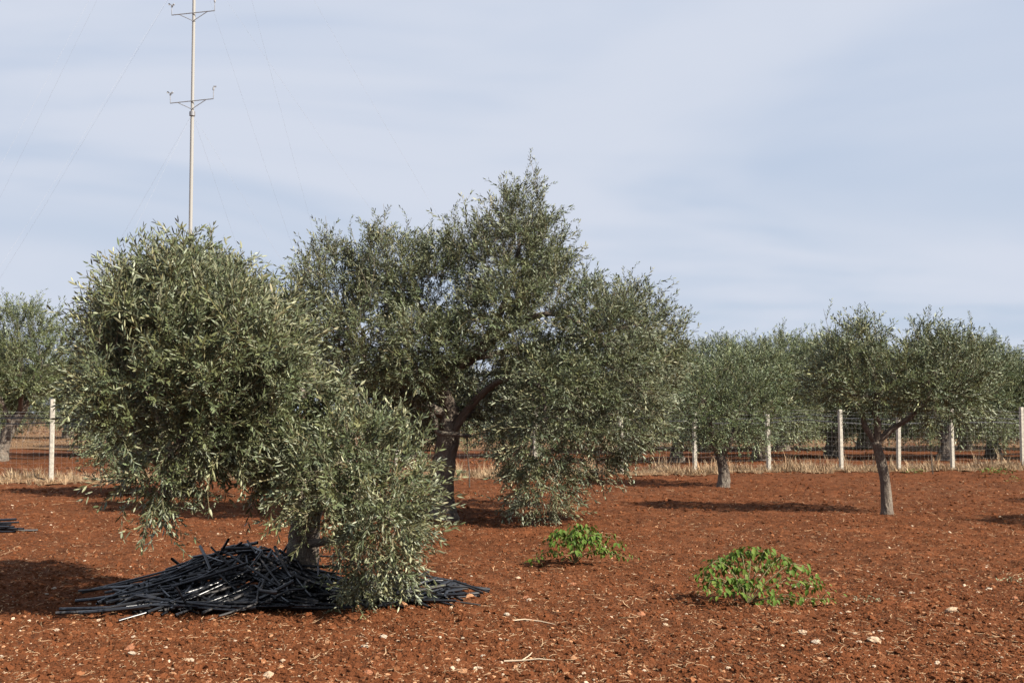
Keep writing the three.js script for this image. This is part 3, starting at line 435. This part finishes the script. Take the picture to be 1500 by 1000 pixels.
// ------------------------------------------------------------------ wind measuring mast
{
  const mast = thing('measuring_mast', 'tall slim pale mast with side booms and guy wires rising behind the trees', 'mast');
  mast.position.set(-21.1, gh(-21.1, -80, 0), -80);
  const pale = std({ color: rgb(0.27, 0.26, 0.24), roughness: 0.6 }), grey = std({ color: rgb(0.22, 0.22, 0.23), roughness: 0.5, metalness: 0.4 }), wire = std({ color: rgb(0.22, 0.22, 0.23), roughness: 0.6 });
  const H = 46, pp = [], pr = []; for (let y = -0.3; y <= H; y += 1) { pp.push(V(0, y, 0)); pr.push(y < 21 ? 0.12 : 0.105); }
  const pole = mesh('pole', tube(pp, pr, 14), pale, mast);
  for (const y of [10.6, 21.3, 32, 43]) { const c = mesh('collar', new THREE.CylinderGeometry(0.19, 0.19, 0.28, 14), grey, pole); c.position.y = y; }
  const rod = (pts, r, s = 6) => tube(pts, pts.map(() => r), s);
  for (const y of [22.1, 28.0, 34.2, 44.5]) {
    const boom = mesh('boom', mergeGeometries([rod([V(-1.42, y - 0.13, 0.16), V(1.42, y + 0.17, 0.16)], 0.032), rod([V(-0.95, y - 0.08, 0.16), V(0, y - 0.52, 0.16)], 0.026), rod([V(0.95, y + 0.12, 0.16), V(0, y - 0.52, 0.16)], 0.026), rod([V(-1.42, y - 0.13, 0.16), V(-1.42, y + 0.42, 0.16)], 0.024), rod([V(1.42, y + 0.17, 0.16), V(1.42, y + 0.78, 0.16)], 0.024)]), grey, mast);
    const cups = [new THREE.CylinderGeometry(0.05, 0.06, 0.16, 8).translate(-1.42, y + 0.48, 0.16)];
    for (let k = 0; k < 3; k++) { const a = k * 2.094 + 0.4, c = new THREE.SphereGeometry(0.075, 8, 5, 0, Math.PI).rotateY(-a).translate(-1.42 + Math.cos(a) * 0.17, y + 0.56, 0.16 + Math.sin(a) * 0.17); cups.push(c, rod([V(-1.42, y + 0.56, 0.16), V(-1.42 + Math.cos(a) * 0.17, y + 0.56, 0.16 + Math.sin(a) * 0.17)], 0.014)); }
    mesh('anemometer', mergeGeometries(cups.map(g => { const q = g.index ? g.toNonIndexed() : g; return q; })), grey, boom);
    mesh('wind_vane', mergeGeometries([new THREE.CylinderGeometry(0.06, 0.07, 0.18, 8).translate(1.42, y + 0.84, 0.16), new THREE.BoxGeometry(0.2, 0.1, 0.015).translate(1.5, y + 0.98, 0.16)]), grey, boom);
  }
  for (const [y, reach] of [[21.3, 15], [32, 24], [43, 26]]) for (const a of [0.35, 1.92, 3.49, 5.06]) { const ex = Math.cos(a) * reach, ez = Math.sin(a) * reach; mesh('guy_wire', tube([V(0, y, 0), V(ex * 0.5, y * 0.5 - 0.3, ez * 0.5), V(ex, 0, ez)], [0.0033, 0.0033, 0.0033], 4), wire, mast); }
}

// ------------------------------------------------------------------ heap of black pipes
{
  const R = mulberry(707), mats = [blackMat, std({ color: rgb(0.014, 0.015, 0.018), roughness: 0.27 }), std({ color: rgb(0.014, 0.014, 0.016), roughness: 0.4 }), std({ color: rgb(0.030, 0.027, 0.026), roughness: 0.6 })];
  const bump = (x, z, cx, cz, rx, rz, h) => h * Math.exp(-(((x - cx) / rx) ** 2 + ((z - cz) / rz) ** 2) * 1.4);
  const heap = (x, z) => Math.max(bump(x, z, -2.35, -10.75, 0.8, 0.75, 0.46), bump(x, z, -2.9, -10.4, 1.1, 0.7, 0.16), bump(x, z, -1.85, -10.3, 0.7, 0.7, 0.22), bump(x, z, -0.95, -10.75, 0.75, 0.55, 0.17));
  const A = 'black plastic pipe in the big heap left of the olive trunk', B = 'black plastic pipe lying low right of the olive trunk', C = 'long black plastic pipe reaching out flat from the heap over the red soil', G1 = 'pipes in the big heap', G2 = 'pipes right of the trunk', G3 = 'pipes reaching out of the heap';
  function pipe(x, z, dir, L, layer, kink, r, label, group, tilt = 0) { // straight stiff pieces, some folded sharply
    const folds = kink ? (R() < 0.35 ? 2 : 1) : 0, corners = []; let a = dir, px = x - Math.cos(dir) * L / 2, pz = z - Math.sin(dir) * L / 2;
    for (let i = 0; i <= folds + 1; i++) { corners.push(V(px, 0, pz)); const s = L / (folds + 1) * mix(0.7, 1.3, R()); px += Math.cos(a) * s; pz += Math.sin(a) * s; a += kink * (i ? -0.8 : 1); }
    corners.forEach((c, i) => { c.y = gh(c.x, c.z) + r + Math.max(0, heap(c.x, c.z) * layer + (R() - 0.4) * 0.05 * Math.min(1, heap(c.x, c.z) * 6)) + (i === corners.length - 1 ? tilt : 0); });
    const pts = [], rs = [], flat = mix(0.8, 1.1, R());
    for (let i = 0; i < corners.length - 1; i++) {
      const A = corners[i], B = corners[i + 1], len = A.distanceTo(B), n = 4;
      for (let k = i ? 1 : 0; k <= n; k++) {
        let t = k / n; if (k === n && i < corners.length - 2) t = 1 - 0.012 / len; if (k === 1 && i) t = 0.012 / len;
        const p = A.clone().lerp(B, t), u = k / n; p.y = Math.max(p.y - 0.03 * len * u * (1 - u), gh(p.x, p.z) + r * 0.6 + 0.55 * layer * heap(p.x, p.z)); pts.push(p); rs.push(r * flat);
      }
    }
    const shape = tube(pts, rs, 7, { closed: false }); if (!label) return shape;
    const o = mesh('black_pipe', shape, mats[Math.floor(R() ** 1.4 * 4)]);
    if (group === G1) [label, group] = tilt ? ['black pipe sticking up out of the big heap', 'pipes sticking up from the heap'] : folds ? ['sharply folded black pipe in the big heap beside the olive trunk', 'folded pipes in the heap'] : ['straight black pipe in the big heap beside the olive trunk', 'straight pipes in the heap'];
    if (group === G2) [label, group] = folds ? ['folded black pipe lying low under the leafy shoots, away from the big heap', 'folded pipes in the low heap'] : ['straight black pipe lying low under the leafy shoots, away from the big heap', 'straight pipes in the low heap'];
    return tag(o, label, 'pipe', group);
  }
  for (let i = 0; i < 175; i++) { // the mound
    const u = R() * 6.283, q = Math.sqrt(R()), x = -2.3 + Math.cos(u) * q * 0.95, z = -10.5 + Math.sin(u) * q * 0.75;
    pipe(x, z, (R() - 0.5) * 2.2 + (R() < 0.2 ? 1.3 : 0), mix(0.35, 0.95, R()), mix(0.25, 1.08, Math.sqrt(R())), R() < 0.62 ? (R() - 0.5) * 4.6 : 0, mix(0.008, 0.016, R()), A, G1, R() < 0.14 ? 0.22 * R() : 0);
  }
  for (let i = 0; i < 58; i++) { const u = R() * 6.283, q = Math.sqrt(R()), x = -0.95 + Math.cos(u) * q * 0.5, z = -10.65 + Math.sin(u) * q * 0.5; pipe(x, z, (R() - 0.5) * 2.4, mix(0.3, 0.75, R()), mix(0.2, 1.1, R()), R() < 0.5 ? (R() - 0.5) * 3.6 : 0, mix(0.008, 0.015, R()), B, G2, R() < 0.12 ? 0.15 * R() : 0); }
  for (const [x, z, dir, L] of [[-3.05, -9.85, -0.12, 1.1], [-2.95, -9.80, -0.2, 0.9], [-3.0, -9.9, -0.05, 1.2], [-3.1, -10.5, 0.02, 1.15], [-3.05, -10.62, 0.06, 1.2], [-3.15, -10.55, -0.05, 1.0], [-2.95, -10.85, 0.05, 1.1], [-2.2, -9.78, 0.03, 1.3], [-1.9, -9.82, -0.03, 1.2], [-2.5, -9.86, 0.15, 1.0], [-1.7, -9.9, 0.1, 0.9], [-2.9, -11.5, 0.02, 0.8], [-3.0, -10.15, -0.16, 1.1], [-2.9, -10.25, -0.1, 1.2], [-0.6, -10.35, 0.05, 0.55], [-0.55, -10.9, -0.1, 0.6], [-0.6, -11.1, 0.08, 0.6]]) pipe(x, z, dir, L, 0.9, 0, mix(0.011, 0.016, R()), C, G3);
  const tangle = []; // the rest of the tangle, lying under and between
  for (let i = 0; i < 320; i++) { const right = i % 4 === 0, u = R() * 6.283, q = Math.sqrt(R()), x = right ? -0.98 + Math.cos(u) * q * 0.5 : -2.3 + Math.cos(u) * q * 0.95, z = right ? -10.65 + Math.sin(u) * q * 0.45 : -10.55 + Math.sin(u) * q * 0.72; tangle.push(pipe(x, z, R() * 6.28, mix(0.25, 0.7, R()), mix(0.1, 0.95, R()), R() < 0.6 ? (R() - 0.5) * 5 : 0, mix(0.008, 0.014, R()))); }
  const rest = mesh('pipe_tangle', mergeGeometries(tangle), blackMat); rest.userData = { kind: 'stuff', label: 'tangle of short black plastic pipes filling the heap' };
  const S = 'black plastic pipe in the small pile away from the olive trees';
  for (let i = 0; i < 16; i++) { const x = -6.88 + (R() - 0.5) * 0.4, z = -16.35 + (R() - 0.5) * 0.35, o = pipe(x, z, (R() - 0.5) * 0.9, mix(0.3, 0.6, R()), 0, 0, 0.016, S, 'pipes in the small pile'); o.position.y = 0.15 * R() * Math.max(0, 1 - Math.abs(x + 6.9) / 0.4); }
}

// ------------------------------------------------------------------ green shrubs, saplings, weeds
function broadLeaf(fold, droop) { // ovate pointed leaf with a folded midrib, lies along +z, unit length
  const rows = [[0, 0], [0.12, 0.18], [0.35, 0.29], [0.62, 0.23], [0.85, 0.10], [1, 0]], pos = [], idx = [];
  for (const [t, w] of rows) { const y = -droop * t * t; pos.push(-w, y + fold * w, t, 0, y, t, w, y + fold * w, t); }
  for (let i = 0; i < rows.length - 1; i++) for (const k of [0, 1]) { const a = i * 3 + k; idx.push(a, a + 3, a + 1, a + 1, a + 3, a + 4); }
  const g = new THREE.BufferGeometry(); g.setAttribute('position', new THREE.Float32BufferAttribute(pos, 3)); g.setIndex(idx); g.computeVertexNormals(); return g;
}
const leafShapes = [broadLeaf(0.35, 0.25), broadLeaf(0.2, 0.5), broadLeaf(0.5, 0.1)];
const greenMats = [[0.088, 0.150, 0.016], [0.125, 0.175, 0.022], [0.055, 0.105, 0.014], [0.16, 0.185, 0.05]].map(c => new THREE.MeshPhysicalMaterial({ color: rgb(...c), roughness: 0.7, specularIntensity: 0.35, side: THREE.DoubleSide, transmission: 0.35, thickness: 0 }));
const stemMat = std({ color: rgb(0.12, 0.10, 0.04), roughness: 0.8 });
function shrub(at, seed, stems, label) { // stems: [direction, reach, height, leaves]
  const R = mulberry(seed), t = thing('green_shrub', label, 'shrub'), rest = []; let made = 0; t.position.set(at[0], gh(at[0], at[1]), at[1]);
  for (const [dir, reach, high, count] of stems) {
    const pts = []; for (let i = 0; i <= 8; i++) { const u = i / 8, w = dir + 0.25 * Math.sin(u * 4 + seed), x = Math.cos(w) * reach * 1.15 * u, z = Math.sin(w) * reach * u; pts.push(V(x, 0.01 + high * Math.sin(Math.min(1, u * 1.15) * 2.5) + 0.01 + (gh(at[0] + x, at[1] + z) - gh(...at)), z)); }
    mesh('stem', tube(pts, pts.map((p, i) => 0.006 - 0.0005 * i), 5), stemMat, t);
    const full = Math.round(count * 2.9);
    for (let i = 0; i < full; i++) {
      const u = mix(0.15, 1, ((i + R() * 0.8) / full) ** 0.7) * 8, k = Math.min(7, Math.floor(u)), p = pts[k].clone().lerp(pts[k + 1], u - k), az = R() * 6.283, size = mix(0.034, 0.068, R()) * (u > 7 ? 0.75 : 1), off = 0.075 * R() + 0.01;
      const d = new THREE.Object3D(); d.position.set(p.x + Math.sin(az) * off, Math.max(0.02, p.y + (R() - 0.4) * 0.07), p.z + Math.cos(az) * off); d.rotation.set(0.2 + R() * 1.0, az, (R() - 0.5) * 0.9, 'YXZ'); d.scale.setScalar(size);
      const sh = Math.floor(R() * 3), gm = Math.floor(R() ** 1.3 * 4);
      if (i % 2 === 0 && made < 300) { made++; const l = mesh('leaf', leafShapes[sh], greenMats[gm], t); l.position.copy(d.position); l.rotation.copy(d.rotation); l.scale.copy(d.scale); } else { d.updateMatrix(); rest.push(d.matrix.clone()); }
    }
  }
  const o = new THREE.InstancedMesh(leafShapes[0], greenMats[0], rest.length); rest.forEach((m, i) => o.setMatrixAt(i, m)); o.name = 'foliage'; o.userData.kind = 'stuff'; o.castShadow = o.receiveShadow = true; t.add(o);
}
shrub([0.66, -12.94], 31, [[3.0, 0.42, 0.10, 16], [3.3, 0.28, 0.30, 22], [2.4, 0.25, 0.34, 24], [1.6, 0.3, 0.3, 22], [4.6, 0.22, 0.36, 24], [5.4, 0.28, 0.36, 24], [0.3, 0.32, 0.30, 22], [0.1, 0.52, 0.16, 20], [0.6, 0.3, 0.25, 18], [5.9, 0.5, 0.3, 14], [1.2, 0.2, 0.36, 16]], 'compact bright green leafy shrub on red soil below the hanging olive branches');
shrub([1.98, -10.45], 32, [[2.9, 0.4, 0.2, 20], [2.5, 0.38, 0.18, 18], [3.4, 0.36, 0.34, 20], [2.2, 0.25, 0.2, 16], [1.6, 0.26, 0.2, 18], [4.4, 0.3, 0.42, 26], [4.9, 0.36, 0.44, 28], [5.4, 0.42, 0.42, 26], [5.8, 0.55, 0.36, 22], [0.1, 0.6, 0.2, 18], [0.5, 0.62, 0.07, 18], [0.9, 0.45, 0.05, 10], [6.0, 0.7, 0.32, 14], [4.0, 0.42, 0.36, 14]], 'wide sprawling light green shrub with trailing stems on open red soil');
function sapling(x, z, h, seed, label) {
  const R = mulberry(seed), t = thing('olive_sapling', label, 'sapling'); t.position.set(x, gh(x, z), z);
  const pts = [0, 0.3, 0.6, 1].map(u => V(0.03 * Math.sin(u * 5 + seed), u * h - 0.03, 0.02 * u)); mesh('stem', tube(pts, [0.016, 0.014, 0.011, 0.006], 6), barkMat, t);
  const o = new THREE.InstancedMesh(SPRAYS[0], leafMat, 26), m = new THREE.Matrix4(), q = new THREE.Quaternion();
  for (let i = 0; i < 26; i++) { const u = mix(0.55, 1, R()); q.setFromUnitVectors(V(0, 1, 0), V(R() - 0.5, 0.2 + R() * 0.5, R() - 0.5).normalize()); m.compose(V(0.03 * Math.sin(u * 5 + seed), u * h - 0.05, 0.02), q, V(1.1, 1.1, 1.1)); o.setMatrixAt(i, m); o.setColorAt(i, rgb(1.1, 1.2, 0.8)); }
  o.name = 'foliage'; o.userData.kind = 'stuff'; o.castShadow = o.receiveShadow = true; t.add(o);
}
sapling(-0.93, -26.3, 1.25, 1, 'thin bare sapling stem behind the thick trunk of the tallest olive tree');
sapling(11.0, -32.3, 1.3, 2, 'thin young sapling in front of the fence between two posts');
function weed(at, seed, s, mats, count, label) {
  const R = mulberry(seed), t = thing('weed', label, 'weed'); t.position.set(at[0], gh(...at), at[1]);
  for (let i = 0; i < count; i++) { const a = R() * 6.283, r = R() ** 0.7 * s, l = mesh('leaf', leafShapes[i % 3], mats[Math.floor(R() * mats.length)], t); l.position.set(Math.cos(a) * r, 0.02 + R() * s * 0.55 * (1 - r / s * 0.6), Math.sin(a) * r); l.rotation.set((R() - 0.7) * 1.2, R() * 6.283, (R() - 0.5), 'YXZ'); const k = mix(0.7, 1.2, R()) * s * 0.28; l.scale.set(k * 0.6, k, k); }
  const pts = [V(0, -0.02, 0), V(0.01, s * 0.25, 0), V(0.02, s * 0.5, 0.01)]; mesh('stem', tube(pts, [0.006, 0.005, 0.003], 5), stemMat, t);
}
weed([10.6, -32.5], 41, 0.3, greenMats, 40, 'small green weed at the fence foot left of the sapling'.replace(' left of', ' beside'));
weed([12.6, -31.9], 42, 0.42, greenMats, 60, 'broad low green weed before the dry grass at the fence');
weed([11.9, -29.2], 43, 0.25, greenMats, 24, 'lone green weed out on the red soil before the fence');
const greyGreen = [std({ color: rgb(0.19, 0.20, 0.11), roughness: 0.9, side: THREE.DoubleSide }), std({ color: rgb(0.25, 0.23, 0.14), roughness: 0.9, side: THREE.DoubleSide })];
weed([2.62, -11.2], 44, 0.13, greyGreen, 40, 'grey green weed tuft just behind the sprawling shrub');
weed([2.98, -10.45], 45, 0.13, greyGreen, 34, 'flat grey green weed beside the trailing stems of the sprawling shrub');
weed([4.74, -11.79], 46, 0.12, greyGreen, 34, 'lone grey green weed tuft out on bare red soil');

// ------------------------------------------------------------------ stones and twigs
{
  const R = mulberry(808), shapes = [lump(11, 2, 0.28, 0.7), lump(12, 2, 0.35, 0.6), lump(13, 2, 0.3, 0.8)];
  const tones = [[0.40, 0.20, 0.095], [0.44, 0.31, 0.20], [0.43, 0.34, 0.25], [0.30, 0.12, 0.055]].map(c => std({ color: rgb(...c), roughness: 0.92, bumpMap: soilBump, bumpScale: 0.004 }));
  const stone = (x, z, s, tone, label, group) => { const o = mesh('stone', shapes[Math.floor(R() * 3)], tones[tone]); o.position.set(x, gh(x, z) + s * 0.3, z); o.scale.set(s * mix(0.9, 1.4, R()), s * mix(0.7, 0.9, R()), s); o.rotation.set(R() * 0.4, R() * 6.3, R() * 0.4); tag(o, label, 'stone', group); };
  const near = 'orange stone lying at the edge of the pipe heap', g1 = 'stones at the pipe heap';
  stone(-1.36, -10.02, 0.055, 0, near, g1); stone(-1.22, -9.98, 0.035, 0, near, g1); stone(-0.89, -10.08, 0.035, 0, near, g1); stone(-0.36, -10.5, 0.035, 0, near, g1);
  stone(3.54, -9.99, 0.042, 1, 'broad pale stone lying on the open soil past the sprawling shrub'); stone(2.47, -8.47, 0.04, 1, 'rounded tan stone on the open soil in front of the sprawling shrub');
  for (let i = 0; i < 90; i++) { const d = mix(7, 12.5, R()), x = (R() * 2 - 1) * d * 0.44, z = -d; if (x < -0.2 && x > -3.9 && d > 9.3 && d < 11.8) continue; const tone = Math.floor(R() * 4); stone(x, z, 0.012 + 0.02 * R() ** 2, tone, ['small orange stone half sunk in the red soil', 'small tan stone half sunk in the red soil', 'small cream stone half sunk in the red soil', 'small rust brown stone half sunk in the red soil'][tone], ['orange stones', 'tan stones', 'cream stones', 'rust brown stones'][tone] + ' on the soil'); }
  const twigs = [[[-0.03, -9.48], [0.10, -9.55], [0.22, -9.45], [0.32, -9.38]], [[-0.05, -7.95], [0.06, -7.93], [0.17, -7.88], [0.27, -7.85]]];
  twigs.forEach((w, i) => { const pts = w.map(([x, z], k) => V(x, gh(x, z) + 0.012 + (k === 2 ? 0.012 : 0), z)), parts = [tube(pts, [0.008, 0.007, 0.006, 0.003], 5)]; if (i) parts.push(tube([pts[1], V(pts[1].x + 0.05, pts[1].y + 0.02, pts[1].z - 0.06), V(pts[1].x + 0.07, pts[1].y + 0.03, pts[1].z - 0.11)], [0.005, 0.004, 0.003], 5)); tag(mesh('dry_twig', mergeGeometries(parts), std({ color: rgb(0.40, 0.31, 0.21), roughness: 0.9 })), i ? 'forked dry twig on the bare soil' : 'single curved grey twig lying on the bare soil', 'twig'); });
}
renderer.render(scene, camera);
